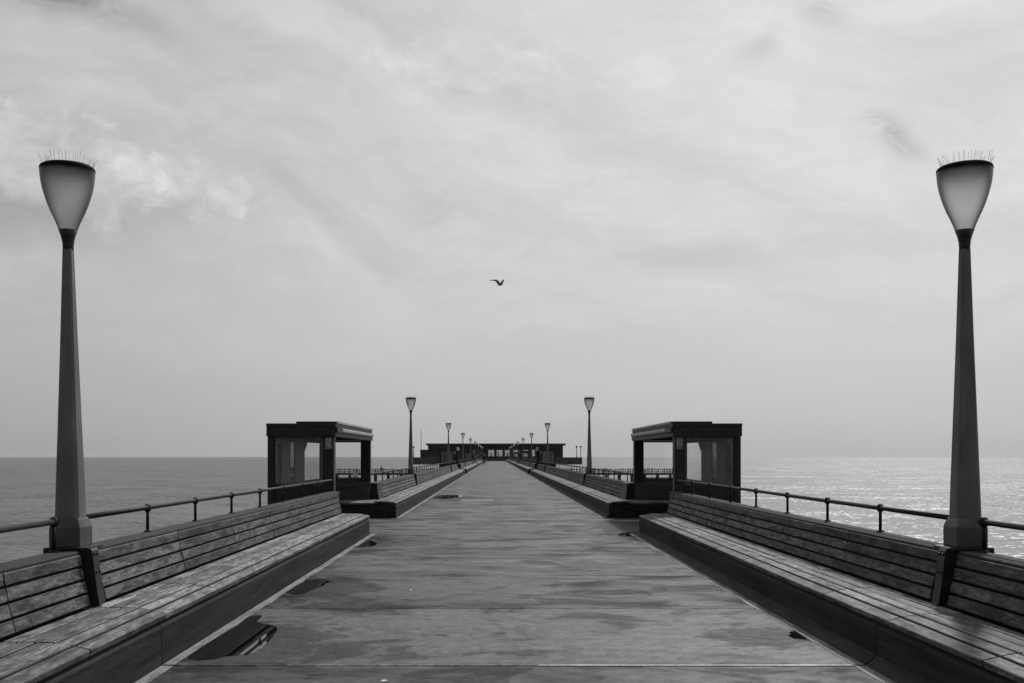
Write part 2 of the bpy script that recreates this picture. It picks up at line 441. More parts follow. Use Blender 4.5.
# ------------------------------------------------------------------ layout constants
LAMP0, LSTEP = 7.94, 31.8
BAY0, BSTEP, BAYLEN = 20.7, 63.6, 6.25
BEND, BSTART = 20.35 - 20.7, 25.8 - 20.7
YEND = 276.0
HEAD = 290.0
SEA_Z = -7.0
HAZE = 0.00004
NBAY = 4
lamps_y = [LAMP0 + LSTEP * i for i in range(9)]
bays_y = [BAY0 + BSTEP * i for i in range(NBAY)]

# ------------------------------------------------------------------ setting: sea and deck
bm = B()   # the sea follows the earth's curve, so its horizon dips a little below eye level
prev = None; SEG = 96
for r_ in (60, 200, 400, 700, 1000, 1400, 1900, 2500, 3200, 4000, 5000, 6000, 7000, 8000, 9000, 10000, 11000, 12000, 14000):
    zc = SEA_Z - r_ * r_ / 12742000.0
    ring = [bm.verts.new((r_ * math.cos(2 * math.pi * k / SEG), r_ * math.sin(2 * math.pi * k / SEG), zc)) for k in range(SEG)]
    if prev is None: bm.faces.new(ring)
    else:
        for k in range(SEG): bm.faces.new((prev[k], prev[(k + 1) % SEG], ring[(k + 1) % SEG], ring[k]))
    prev = ring
tag(obj('sea', bm, M['sea']), kind='structure')

bm = B()
JSTEP = 2.86
y = 7.66 - JSTEP * 4
W = 2.78
while y < HEAD + 6:
    y1 = y + JSTEP
    ga = 0.016 if abs(y - 7.66) < .1 else 0.011; gb = 0.016 if abs(y1 - 7.66) < .1 else 0.011
    box(bm, -W, W, y + ga, y1 - gb, -0.35, 0.0)
    y = y1
for by in bays_y:
    for s in (-1, 1):
        a, b = sorted((s * (W + 0.003), s * 5.15))
        box(bm, a, b, by - 0.6, by + BAYLEN + 0.3, -0.35, 0.0)
tag(obj('deck', bm, M['deck']), kind='structure')
bm = B(); box(bm, -3.8, 3.8, -4.0, HEAD + 6, -0.9, -0.36)
tag(obj('pier_slab', bm, M['concrete']), kind='structure')
for by in bays_y: pass

# pale worn edging beside the kerbs
bm = B()
def edging(y0, y1):
    for xa, xb in ((-2.735, -2.635), (2.56, 2.655)):
        n = max(2, int((y1 - y0) / 0.35)); pa = pb = None
        for i in range(n + 1):
            yy = y0 + (y1 - y0) * i / n
            j = rnd.uniform(-0.008, 0.008); k = rnd.uniform(-0.014, 0.014)
            ia, ib = (xa, xb + k) if xa < 0 else (xa + k, xb)
            a = bm.verts.new((ia, yy, 0.004)); b = bm.verts.new((ib, yy, 0.004))
            if pa: bm.faces.new((pa, pb, b, a))
            pa, pb = a, b
runs = []
st = -3.0
for by in bays_y:
    runs.append((st, by + BEND)); st = by + BSTART
runs.append((st, YEND))
for (a, b) in runs:
    if a < 0:
        edging(a, 7.64); edging(7.69, b + 0.2)
    else: edging(a - 0.15, b + 0.2)
tag(obj('edge_strip', bm, M['strip']), kind='structure')
# worn metal cover on the expansion joint, its glint put into the pale colour
bm = B()
box(bm, 0.153, 2.56, 7.642, 7.680, 0.001, 0.006)
tag(obj('joint_strip', bm, simple('joint_metal_glint', 0.12, 0.55, 0.4, 1.2, (0.8, 1, 1), 0.1, metal=0.3)), kind='structure')

def blob_sheet(name, pts, mat, z, label, cat, group, smooth_n=5, jit=0.0):
    """flat irregular sheet on the deck from a list of deck points"""
    n = len(pts); out = []
    for i in range(n):
        p0, p1, p2, p3 = [Vector(pts[(i + k - 1) % n]) for k in range(4)]
        for k in range(smooth_n):
            t = k / smooth_n
            q = 0.5 * ((2 * p1) + (p2 - p0) * t + (2 * p0 - 5 * p1 + 4 * p2 - p3) * t * t + (3 * p1 - p0 - 3 * p2 + p3) * t ** 3)
            out.append((q.x + rnd.uniform(-jit, jit), q.y + rnd.uniform(-jit, jit) * 2))
    cx = sum(p[0] for p in out) / len(out); cy = sum(p[1] for p in out) / len(out)
    b = B(); dl = b.verts.layers.float.new('depth')
    vs = [b.verts.new((x - cx, y - cy, 0)) for x, y in out]
    ins = []
    n = len(out)
    for k in range(n):    # inner ring pulled in along the outline's normal
        p0, p1 = Vector(out[k - 1]), Vector(out[(k + 1) % n]); d = (p1 - p0).normalized(); nn = Vector((-d.y, d.x))
        c = Vector(out[k]); to = Vector((cx, cy)) - c
        if nn.dot(to) < 0 and name != 'puddle': nn = -nn
        ins.append(c + to * .16)
    iv = [b.verts.new((q.x - cx, q.y - cy, 0)) for q in ins]
    for q in iv: q[dl] = 1.0
    for k in range(n): b.faces.new((vs[k], vs[(k + 1) % n], iv[(k + 1) % n], iv[k]))
    f = b.faces.new(iv)
    bmesh.ops.triangulate(b, faces=[f])
    o = obj(name, b, mat, None, (cx, cy, z))
    if o.data.polygons[0].normal.z < 0: o.data.flip_normals()
    return tag(o, label, cat, group)
PG = 'puddles on the deck'
blob_sheet('puddle', [deck_pt(*p) for p in ((192, 661), (186, 655), (205, 642), (226, 629), (240, 620), (252, 615.5), (263, 615), (257, 620), (262, 623.5), (274, 625), (277.5, 630), (272, 639), (263, 648), (250, 655), (228, 657), (208, 661))],
           M['puddle'], 0.003, 'largest dark puddle by the left kerb, mirroring the handrail', 'puddle', PG, jit=0.008)
blob_sheet('puddle', [deck_pt(*p) for p in ((284, 592), (293, 584), (306, 580), (322, 579), (330, 581), (322, 586), (308, 592), (296, 595))],
           M['puddle'], 0.003, 'medium dark puddle by the left kerb, just past the largest one', 'puddle', PG, jit=0.012)
blob_sheet('puddle', [deck_pt(*p) for p in ((352, 545), (360, 541), (368, 540), (378, 544), (370, 546.5), (358, 547))],
           M['puddle'], 0.003, 'small dark puddle at the far end of the near left bench', 'puddle', PG, jit=0.02)
blob_sheet('puddle', [deck_pt(*p) for p in ((618, 534), (628, 532.6), (641, 533), (640, 535.5), (628, 536.6), (620, 536))],
           M['puddle'], 0.003, 'small flat puddle beside the far end of the near right bench', 'puddle', PG, jit=0.02)
blob_sheet('puddle', [deck_pt(*p) for p in ((789, 634), (794, 631), (800, 633), (809, 636), (806, 639.5), (797, 639), (791, 637))],
           M['puddle'], 0.003, 'tiny ragged puddle beside the near right kerb', 'puddle', PG, jit=0.02)
blob_sheet('puddle', [deck_pt(*p) for p in ((432, 498), (440, 495.2), (456, 495), (462, 496.5), (450, 498.6), (440, 499))],
           M['puddle'], 0.003, 'thin dark puddle in front of the second left bench', 'puddle', PG, jit=0.03)
def spot(px, py, r, label):
    x0, y0 = deck_pt(px, py)
    pts = [(x0 + r * rnd.uniform(0.6, 1.2) * math.cos(a), y0 + r * 1.3 * rnd.uniform(0.6, 1.2) * math.sin(a)) for a in [k * math.pi / 5 for k in range(10)]]
    blob_sheet('bird_dropping', pts, M['white_board'], 0.0035, label, 'bird dropping', 'white spots on the deck', 2)
spot(411, 590, 0.022, 'small white dropping in the middle of the deck, the farther one')
spot(384, 681, 0.022, 'small white dropping at the bottom edge of the deck, the nearer one')
def patch(px0, px1, py, dy, label):
    pts = []
    n = 9
    for i in range(n): pts.append(deck_pt(px0 + (px1 - px0) * i / (n - 1), py + rnd.uniform(-.15, .15)))
    for i in range(n): pts.append(deck_pt(px1 + (px0 - px1) * i / (n - 1), py + dy + rnd.uniform(-.2, .2)))
    blob_sheet('deck_patch', pts, M['patch'], 0.0032, label, 'repair patch', 'pale repair strips on the deck', 1)
patch(461, 494, 499.6, 1.3, 'pale thin repair strip across the deck left of centre')
patch(560, 580, 510.6, 1.0, 'short pale repair strip near the right kerb')

# ------------------------------------------------------------------ benches
SEAT_P = [(2.735, .383), (2.80, .400), (2.88, .416), (2.97, .428), (3.10, .432), (3.31, .430)]
def prof_z(x):
    for (a, za), (b, zb) in zip(SEAT_P, SEAT_P[1:]):
        if x <= b: return za + (zb - za) * (x - a) / (b - a)
    return SEAT_P[-1][1]
def plank_prof(p, q, th, c=0.006):
    """cross-section of a plank whose top edge runs from p to q, chamfered on the top side"""
    p, q = Vector(p), Vector(q); d = (q - p).normalized(); n = Vector((-d.y, d.x))
    if n.y < 0 and abs(n.y) > abs(n.x): n = -n
    L = (q - p).length
    pts = [(0, -c), (c, 0), (L - c, 0), (L, -c), (L, -th), (0, -th)]
    return [tuple(p + d * a + n * b) for a, b in pts]
def plank(bm, prof, s, y0, y1, sag=0.0):
    prism(bm, [(s * x, z) for x, z in prof], y0, y1)
SEAT_LEN, BACK_LEN = 1.45, 1.90
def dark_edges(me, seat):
    """darker colour on the long edges between the boards"""
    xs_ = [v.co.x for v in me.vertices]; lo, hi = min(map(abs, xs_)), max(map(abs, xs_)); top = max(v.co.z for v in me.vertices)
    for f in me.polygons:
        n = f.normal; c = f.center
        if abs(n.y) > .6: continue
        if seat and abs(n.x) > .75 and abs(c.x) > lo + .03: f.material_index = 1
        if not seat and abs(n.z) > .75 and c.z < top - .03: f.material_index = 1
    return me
def seat_mesh(s, length, x0=2.735):
    """boards running along Y; local origin at the inner end, x relative to pier centre"""
    bm = B()
    nb = 5; gap = 0.015; tot = 3.305 - 2.735
    w = (tot - gap * (nb - 1)) / nb
    for i in range(nb):
        a = 2.735 + i * (w + gap); b = a + w
        dz = rnd.uniform(-0.0025, 0.0025)
        prof = plank_prof((a, prof_z(a) + dz), (b, prof_z(b) + dz + rnd.uniform(-.002, .002)), 0.042)
        e0, e1 = rnd.uniform(0.006, 0.014), rnd.uniform(0.006, 0.014)
        plank(bm, prof, s, e0, length - e1)
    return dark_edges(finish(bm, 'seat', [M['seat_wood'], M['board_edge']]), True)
BACK_P = [(3.305, .447), (3.328, .547), (3.356, .650), (3.376, .752), (3.388, .850)]
def back_mesh(s, length):
    bm = B()
    for (a, b) in zip(BACK_P, BACK_P[1:]):
        a, b = Vector(a), Vector(b); d = (b - a).normalized()
        p, q = a + d * 0.008, b - d * 0.008
        j = rnd.uniform(-0.003, 0.003)
        # the face looks towards the deck
        n = Vector((-d.y, d.x)); L = (q - p).length; c = 0.006; th = 0.038
        pts = [(0, -c), (c, 0), (L - c, 0), (L, -c), (L, -th), (0, -th)]
        prof = [tuple(p + d * u + n * (v + j)) for u, v in pts]
        e0, e1 = rnd.uniform(0.006, 0.012), rnd.uniform(0.006, 0.012)
        plank(bm, prof, s, e0, length - e1)
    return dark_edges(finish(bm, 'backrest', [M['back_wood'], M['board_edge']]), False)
seat_cache, back_cache = {}, {}
def get_seat(s, L):
    k = (s, round(L, 2), rnd.randrange(3))
    if k not in seat_cache: seat_cache[k] = seat_mesh(s, L)
    return seat_cache[k]
def get_back(s, L):
    k = (s, round(L, 2), rnd.randrange(3))
    if k not in back_cache: back_cache[k] = back_mesh(s, L)
    return back_cache[k]

def place(me, name, root, wx, wy, wz=0.0):
    o = bpy.data.objects.new(name, me)
    o.location = (wx - root.location.x, wy - root.location.y, wz - root.location.z)
    return link(o, root)
def local(bm_fn, name, root, mat, **kw):
    """build in world coordinates, store relative to root"""
    b = B(); bm_fn(b)
    bmesh.ops.translate(b, verts=b.verts[:], vec=-Vector(root.location))
    return obj(name, b, mat, root, **kw)

ORD = ['nearest', 'second', 'third', 'fourth', 'fifth']
PLACE_B = ['the near kerb, running from the front up to the first shelter', 'the kerb from the first shelter on',
           'the kerb from the second shelter on', 'the kerb from the third shelter on', 'the kerb just before the pier head']
for ri, (y0, y1) in enumerate(runs):
    for s in (-1, 1):
        side = 'left' if s < 0 else 'right'
        root = empty('bench', (s * 3.0, y0, 0),
                     (f'{ORD[ri]} long slatted bench along the {side} side, ' +
                      ('passing under the nearest lamp' if ri == 0 else 'with a corner seat at its shelter' if ri == 1 else 'small in the distance')), 'bench', 'long benches down both sides of the pier')
        # concrete base in cast lengths
        cuts = [y0, 7.685, y1] if ri == 0 else [y0, y0 + (y1 - y0) / 2, y1]
        for a, b in zip(cuts, cuts[1:]):
            def base(bm, a=a, b=b):
                prism(bm, [(s * x, z) for x, z in ((2.745, -0.02), (2.745, .285), (2.752, .300), (2.785, .332), (2.80, .338), (3.405, .338), (3.405, -0.02))], a + (0.006 if a > y0 else 0), b - (0.006 if b < y1 else 0))
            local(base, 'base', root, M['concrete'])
        if s > 0:
            for a, b in zip(cuts, cuts[1:]):
                def cove(bm, a=a, b=b): prism(bm, [(2.742, 0.002), (2.742, .085), (2.715, .045), (2.66, .008), (2.658, 0.002)], a + 0.01, b - 0.012)
                local(cove, 'cove', root, M['concrete'])
        # seat sections
        ph = 6.32 if s < 0 else 6.0
        yy = ph - SEAT_LEN * 6 if ri == 0 else y0
        L = SEAT_LEN if ri < 2 else SEAT_LEN * 2
        while yy < y1 - 0.3:
            if yy >= y0 - 0.01:
                e = min(L, y1 - yy)
                if y1 - yy - e < 0.6: e = y1 - yy
                place(get_seat(s, e), 'seat', root, 0, yy)
                yy += e
            else: yy += L
        # backrest sections between lamp brackets
        b0 = y0 if ri == 0 else y0 + 2.1
        stops = [b0] + [q for l in lamps_y if b0 < l < y1 for q in ((l - 0.20, l + 0.10) if ri == 0 else (l - .17, l - .04))] + [y1]
        for a, b in zip(stops[0::2], stops[1::2]):
            n = max(1, round((b - a) / (BACK_LEN if ri < 2 else BACK_LEN * 2)))
            if ri == 0 and a < 0:
                js = [b - 1.22 - BACK_LEN * k for k in range(5, -1, -1)]
                js = [j for j in js if j > a] + [b]
            else: js = [a + (b - a) * k / n for k in range(n + 1)]
            for u, v in zip(js, js[1:]):
                place(get_back(s, v - u), 'backrest', root, 0, u)
        # corner seat facing the camera at the far side of each bay
        if ri > 0:
            def rbase(bm): box(bm, *sorted((s * 3.408, s * 4.9)), y0 + 0.002, y0 + 0.86, -0.02, .338)
            local(rbase, 'return_base', root, M['concrete'])
            b = B(); nb = 5; w = (0.80 - 0.012 * 4) / 5
            for i in range(nb):
                a = i * (w + 0.012)
                prism(b, plank_prof((a, prof_z(min(3.3, 2.735 + a))), (a + w, prof_z(min(3.3, 2.735 + a + w))), 0.042), 0, 1.59)
            # local y runs outwards: rotate so grain follows the boards
            o = obj('return_seat', b, M['seat_wood'], root)
            o.rotation_euler = (0, 0, R(90)) if s < 0 else (0, 0, R(-90))
            if s > 0: o.scale = (-1, 1, 1)
            o.location = (s * 3.31 - root.location.x, 0, 0)
            def rback(bm):
                for k in range(4):
                    z = .45 + k * .113
                    box(bm, *sorted((s * 3.55, s * 4.88)), y0 + .80 + k * .018, y0 + .835 + k * .018, z, z + .10)
            local(rback, 'return_backrest', root, M['slat_wood'])

# ------------------------------------------------------------------ parapet walls with handrails
for ri, (y0, y1) in enumerate(runs):
    for s in (-1, 1):
        side = 'left' if s < 0 else 'right'
        a0 = y0 if ri == 0 else y0 + 1.1
        a1 = y1 + 0.36 if ri < NBAY else y1
        root = empty('parapet_wall', (s * 3.5, a0, 0),
                     f'{ORD[ri]} low dark concrete parapet behind the {side} bench, carrying the {"near" if ri == 0 else ORD[ri]} handrail', 'wall', 'parapets behind the benches')
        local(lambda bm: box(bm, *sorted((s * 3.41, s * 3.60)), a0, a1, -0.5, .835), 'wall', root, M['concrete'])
        def cap(bm): prism(bm, [(s * x, z) for x, z in ((3.402, .838), (3.402, .858), (3.415, .868), (3.605, .868), (3.62, .856), (3.62, .838))], a0, a1)
        local(cap, 'cap', root, M['cap'])
        if ri > 0:   # closed end where the wall turns out behind the corner seat
            local(lambda bm: prism(bm, [(s * x, z) for x, z in ((3.29, .34), (3.31, .45), (3.345, .66), (3.36, .87), (3.52, .87), (3.52, .34))], a0 - 0.03, a0 + 0.98), 'end_panel', root, M['dark_wood'])
pm = B(); tube(pm, [(0, 0, 0), (0, 0, .235)], .016, 8); lathe(pm, [(.038, 0), (.038, .010), (.02, .016)], 10)
lathe(pm, [(.02, .195), (.031, .205), (.034, .232), (.031, .255), (.02, .268), (.006, .272)], 10)
POST = finish(pm, 'post', M['rail'], True)
RX, RZ = 3.572, 1.100
for ri, (y0, y1) in enumerate(runs):
    for s in (-1, 1):
        side = 'left' if s < 0 else 'right'
        a0 = y0 if ri == 0 else y0 + 1.0
        a1 = y1 + 0.33 if ri < NBAY else y1
        root = empty('handrail', (s * RX, a0, .868),
                     f'{ORD[ri]} black tubular handrail on the {side} parapet, ' + ('meeting the nearest lamp' if ri == 0 else 'beyond the first shelter' if ri == 1 else 'far along the pier'), 'handrail', 'handrails on the parapets')
        ls = [l for l in lamps_y if a0 < l < a1]
        cuts = [a0] + [q for l in ls for q in (l - .20, l + .10)] + [a1]
        for a, b in zip(cuts[0::2], cuts[1::2]):
            n = max(1, int((b - a) / 6)); pts = []
            for i in range(n * 3 + 1):
                pts.append((s * RX, a + (b - a) * i / (n * 3), RZ + (rnd.uniform(-.003, .003))))
            local(lambda bm: tube(bm, pts, .0225, 8), 'rail', root, M['rail'], smooth=True)
        posts = []
        if ri == 0: posts = [1.4, 3.0, 4.6, 6.15, 7.68, 9.75, 11.3, 12.85, 14.4, 15.92, 17.47, 19.05]
        else:
            for a, b in zip(cuts[0::2], cuts[1::2]):
                n = max(1, round((b - a - .2) / 1.55))
                posts += [a + .06 + (b - a - .12) * i / n for i in range(n + 1)]
        for py in posts: place(POST, 'post', root, s * RX, py, .868)

# ------------------------------------------------------------------ lamps
LX = 3.55
def lamp_meshes():
    d = {}
    b = B()
    h = .122
    vb = [(-h, -h, 0), (h, -h, 0), (h, h, 0), (-h, h, 0)]
    t = .098
    rings = [[b.verts.new((x, y, .0)) for x, y, _ in vb], [b.verts.new((x, y, .15)) for x, y, _ in vb],
             [b.verts.new((x * t / h, y * t / h, .222)) for x, y, _ in vb]]
    for p, q in zip(rings, rings[1:]):
        for i in range(4): b.faces.new((p[i], p[(i + 1) % 4], q[(i + 1) % 4], q[i]))
    b.faces.new(rings[0]); b.faces.new(rings[2][::-1])
    bmesh.ops.bevel(b, geom=[e for e in b.edges], offset=.005, segments=1, affect='EDGES')
    d['plinth'] = finish(b, 'plinth', M['plinth'])
    b = B()   # octagonal tapered concrete shaft (square with chamfered corners)
    def octo(r, z):
        c = r * .72
        return [b.verts.new((x, y, z)) for x, y in ((-c, -r), (c, -r), (r, -c), (r, c), (c, r), (-c, r), (-r, c), (-r, -c))]
    prev = None
    zs = [(.222, .096), (.50, .0885), (1.0, .073), (1.6, .055), (2.2, .039), (2.355, .035)]
    for z, r in zs:
        ring = octo(r, z)
        if prev:
            for i in range(8): b.faces.new((prev[i], prev[(i + 1) % 8], ring[(i + 1) % 8], ring[i]))
        else: b.faces.new(ring)
        prev = ring
    b.faces.new(prev[::-1])
    d['pole'] = finish(b, 'pole', M['pole'])
    b = B(); lathe(b, [(.036, 2.350), (.041, 2.354), (.0415, 2.37), (.045, 2.41), (.054, 2.455), (.072, 2.503), (.069, 2.505)], 24)
    d['collar'] = finish(b, 'collar', M['steel'], True)
    b = B()
    prof = [(.068, 2.50), (.084, 2.545), (.106, 2.598), (.131, 2.652), (.153, 2.709), (.172, 2.767), (.187, 2.822), (.198, 2.876), (.2045, 2.93), (.207, 2.975)]
    lathe(b, prof, 40, caps=False)
    d['shade'] = finish(b, 'shade', M['shade'], True)
    b = B(); lathe(b, [(.004, 2.938), (.15, 2.94), (.190, 2.952), (.198, 2.973), (.2085, 2.974), (.2085, 2.987), (.203, 3.000), (.188, 3.010), (.10, 3.022), (.004, 3.025)], 40)  # unseen inner drum added to darken the top of the shade
    d['rim'] = finish(b, 'rim', M['rim'], True)
    b = B()
    for k in range(54):
        a = 2 * math.pi * k / 54 + rnd.uniform(-.05, .05); r = .17 + rnd.uniform(-.05, .03)
        lean = rnd.uniform(.0, .05); tw = rnd.uniform(-.25, .25); hgt = rnd.uniform(.062, .10)
        p = Vector((r * math.cos(a), r * math.sin(a), 3.005))
        q = p + Vector((math.cos(a + tw) * lean, math.sin(a + tw) * lean, hgt))
        tube(b, [p, q], .0009, 4)
    d['bird_spikes'] = finish(b, 'bird_spikes', M['spike'])
    return d
LM = lamp_meshes()
def bracket_mesh(s):
    b = B()   # steel clamp: over the parapet and down the back of the bench
    bbox(b, *sorted((s * (3.335 - LX), s * (3.68 - LX))), -.19, .10, -.022, .0, .006)
    prof = [(3.262, .452), (3.280, .56), (3.300, .72), (3.316, .865), (3.330, .886), (3.398, .886), (3.398, .44)]
    prism(b, [(s * (x - LX), z - .895) for x, z in prof], -.165, -.045)
    bbox(b, *sorted((s * (3.66 - LX), s * (3.69 - LX))), -.19, .10, -.12, -.001, .006)
    return finish(b, 'bracket', M['steel'])
def bolts_mesh(s):
    b = B()
    for (z, x) in ((.84, 3.312), (.70, 3.297)):
        for yy in (-.135, -.075):
            t = B(); lathe(t, [(.011, 0), (.011, .008), (.005, .012)], 8)
            bmesh.ops.rotate(t, verts=t.verts[:], cent=(0, 0, 0), matrix=Matrix.Rotation(R(90 * -s), 3, 'Y'))
            bmesh.ops.translate(t, verts=t.verts[:], vec=(s * (x - LX), yy, z - .895)); merge(b, t)
    return finish(b, 'bolts', M['bolt'])
BR = {s: bracket_mesh(s) for s in (-1, 1)}; BO = {s: bolts_mesh(s) for s in (-1, 1)}
LNAME = ['nearest', 'second', 'third', 'fourth', 'fifth', 'sixth', 'seventh', 'eighth', 'last']
def make_lamp(s, yy, label):
    root = empty('street_lamp', (s * LX, yy, .895), label, 'street lamp', 'lamps along both parapets')
    for k in ('plinth', 'pole', 'collar', 'shade', 'rim', 'bird_spikes'): obj(k, LM[k], None, root)
    br = obj('bracket', BR[s], None, root); obj('bolts', BO[s], None, br)
    return root
for i, yy in enumerate(lamps_y):
    for s in (-1, 1):
        side = 'left' if s < 0 else 'right'
        det = ('close by, with spikes and dim shade' if s < 0 else 'close by, with spikes and glowing shade') if i == 0 else \
              f'{["", "just past the first shelter", "before the second shelter", "past the second shelter", "before the third shelter", "past the third shelter", "before the fourth shelter", "past the fourth shelter", "by the pier head"][i]}'
        r_ = make_lamp(s, yy, f'{LNAME[i]} lamp of the {side} row, {det}')
        r_.rotation_euler = (0, R(-.55), 0) if (i == 0 and s < 0) else (0, R(-.12) if i == 0 else R(rnd.uniform(-.25, .25)), 0)
    
# ------------------------------------------------------------------ shelters
def make_shelter(s, y0, label):
    root = empty('shelter', (s * 4.2, y0, 0), label, 'shelter', 'seaside shelters on the pier')
    L = BAYLEN
    def bx(bm, a0, a1, b0, b1, z0, z1, w=0.0):
        x0, x1 = sorted((s * (a0 - 4.2), s * (a1 - 4.2)))
        (bbox(bm, x0, x1, b0, b1, z0, z1, w) if w else box(bm, x0, x1, b0, b1, z0, z1))
    def part(name, mat, boxes, parent=root, w=0.006):
        bm = B()
        for q in boxes: bx(bm, *q, w)
        return obj(name, bm, mat, parent)
    H = 1.99
    part('post', M['dark_wood'], [(3.53, 3.755, 0.0, .26, 0, 2.0)])
    part('post', M['dark_wood'], [(4.76, 4.90, 0.0, .16, -.5, 2.0)])
    part('post', M['dark_wood'], [(3.53, 3.77, L - .24, L, 0, 2.0)])
    part('post', M['dark_wood'], [(4.76, 4.90, L - .16, L, -.5, 2.0)])
    # head beams
    part('beam', M['dark_wood'], [(3.49, 4.915, -.045, .16, 2.003, 2.20), (3.49, 4.915, L - .15, L + .01, 2.003, 2.20),
                                  (3.49, 3.63, .163, L - .153, 2.003, 2.20), (4.78, 4.91, .163, L - .153, 2.003, 2.20)])
    part('roof', M['dark_wood'], [(3.475, 4.30, -.05, L - .25, 2.203, 2.315), (4.303, 4.92, -.05, L - .25, 2.203, 2.262)])
    part('roof_edge', M['pale_metal'], [(3.455, 3.472, .05, L - .25, 2.275, 2.322), (4.31, 4.925, -.052, L - .25, 2.2645, 2.275)])
    part('fascia', M['dark_wood'], [(3.44, 3.487, -.05, .60, 2.09, 2.20), (3.468, 3.487, .603, L - .25, 2.10, 2.20)])
    bm = B()
    prism(bm, [(s * (x - 4.2), z) for x, z in ((3.437, 2.185), (3.43, 2.15), (3.435, 2.115), (3.446, 2.10), (3.465, 2.10), (3.465, 2.19))], .62, L - .25)
    obj('gutter', bm, M['pale_metal'], root)
    # near end: glazed over a dark panel
    part('front_panel', M['dark_wood'], [(3.758, 4.757, .03, .10, -.02, 1.0)])
    f = part('window', M['frame'], [(3.758, 4.757, .03, .11, 1.003, 1.05), (3.758, 4.757, .03, .11, 1.93, 2.0), (3.758, 3.795, .03, .11, 1.053, 1.927), (4.72, 4.757, .03, .11, 1.053, 1.927)])
    part('pane', M['glass'], [(3.797, 4.718, .062, .070, 1.053, 1.927)], f, 0)
    # far end: window over the corner seat
    part('end_panel', M['slat_wood'], [(3.773, 4.757, L - .10, L - .03, .0, .40), (3.773, 4.757, L - .10, L - .03, .403, .985)])
    f = part('window', M['dark_wood'], [(3.773, 4.757, L - .11, L - .03, .988, 1.02), (3.773, 4.757, L - .11, L - .03, 1.96, 2.0), (3.773, 3.80, L - .11, L - .03, 1.023, 1.957), (4.73, 4.757, L - .11, L - .03, 1.023, 1.957)])
    part('pane', M['clear_glass'], [(3.802, 4.728, L - .07, L - .062, 1.023, 1.957)], f, 0)
    # seaward side: boarded piers with light slits, glazed bay at the far end
    part('side_panel', M['panel'], [(4.80, 4.86, .163, L - .163, -.02, .96)])
    part('side_panel', M['panel'], [(4.82, 4.85, .983, 1.95, .963, 2.0)])
    part('side_panel', M['panel'], [(4.82, 4.85, 2.423, 3.62, .963, 2.0)])
    part('side_panel', M['panel'], [(4.82, 4.85, .163, .55, .963, 2.0)])
    part('head_board', M['panel'], [(4.82, 4.85, .553, .98, 1.90, 2.0), (4.82, 4.85, 1.953, 2.42, 1.90, 2.0), (4.81, 4.855, 3.623, L - .163, 1.93, 2.0)])
    bm = B()   # cut-off corner of the glazed bay
    x0, x1 = sorted((s * .612, s * .655))
    vs = [[bm.verts.new((x, yy, z)) for yy, z in ((3.623, 1.927), (3.95, 1.927), (3.623, 1.72))] for x in (x0, x1)]
    bm.faces.new(vs[0]); bm.faces.new(vs[1][::-1])
    for i in range(3): bm.faces.new((vs[0][i], vs[0][(i + 1) % 3], vs[1][(i + 1) % 3], vs[1][i]))
    obj('corner_brace', bm, M['panel'], root)
    f = part('window', M['dark_wood'], [(4.81, 4.86, 3.623, L - .163, .963, 1.0), (4.81, 4.86, L - .20, L - .163, 1.003, 1.927)])
    part('pane', M['glass'], [(4.832, 4.838, .553, .98, .963, 1.897)], f, 0)
    part('pane', M['glass'], [(4.832, 4.838, 1.953, 2.42, .963, 1.897)], f, 0)
    # bench along the seaward wall inside
    part('inner_seat', M['slat_wood'], [(4.40, 4.795, .20, L - .80, .39, .43), (4.44, 4.48, .3, .4, 0, .387), (4.44, 4.48, L - 1.1, L - 1.0, 0, .387)])
    part('notice_plate', M['plate'], [(3.565, 3.70, -.012, -.003, 1.74, 1.985)], root, .002)
    return root
SN = ['nearest', 'second', 'third', 'farthest']
for i, by in enumerate(bays_y):
    for s in (-1, 1):
        side = 'left' if s < 0 else 'right'
        make_shelter(s, by, f'{SN[i]} dark flat-roofed glazed shelter on the {side} side' + (' beside the near bench' if i == 0 else ', small in the distance' if i == 1 else ', tiny near the pier head'))

# ------------------------------------------------------------------ pier head
def hx(px): return (px - VPX) / F * HEAD + CAMX
def hz(py): return EYE + (HZ - py) / F * HEAD
root = empty('pier_cafe', (0, HEAD, 0), 'long low flat-roofed dark cafe building across the far end of the pier', 'building')
DB = 12.0
def hp(name, mat, boxes, parent=root):
    bm = B()
    for q in boxes: box(bm, *q)
    bmesh.ops.translate(bm, verts=bm.verts[:], vec=(0, -HEAD, 0))
    return obj(name, bm, mat, parent)
x0, x1 = hx(428), hx(563)
zt, zl, zs = hz(445.5), hz(450), hz(456.3)
hp('roof', M['building'], [(hx(426.3), hx(565.3), HEAD - 1.2, HEAD + DB + 1, zt + .003, hz(443.6))])
hp('roof_edge', M['building_pale'], [(hx(426.3), hx(565.5), HEAD - 1.25, HEAD - 1.203, hz(444.2), hz(443.5))])
ops = [(488, 494.5), (496.4, 502.8), (504.6, 510), (513, 518.5), (523, 528.3), (531, 535.2)]
def wall_boxes(ya, yb):
    bxs = [(x0, x1, ya, yb, zl, zt), (x0, x1, ya, yb, 0, zs)]
    e = x0
    for a, b in ops:
        bxs.append((e, hx(a), ya, yb, zs + .003, zl - .003)); e = hx(b)
    bxs.append((e, x1, ya, yb, zs + .003, zl - .003))
    return bxs
hp('wall', M['building'], wall_boxes(HEAD, HEAD + .4))
sc_ = (HEAD + DB) / HEAD
bxs = [(x0, x1, HEAD + DB, HEAD + DB + .4, zl + .3, zt), (x0, x1, HEAD + DB, HEAD + DB + .4, 0, zs),
       (x0, hx(485), HEAD + DB, HEAD + DB + .4, zs, zl + .3), (hx(536.5), x1, HEAD + DB, HEAD + DB + .4, zs, zl + .3)]
hp('wall', M['building'], bxs)
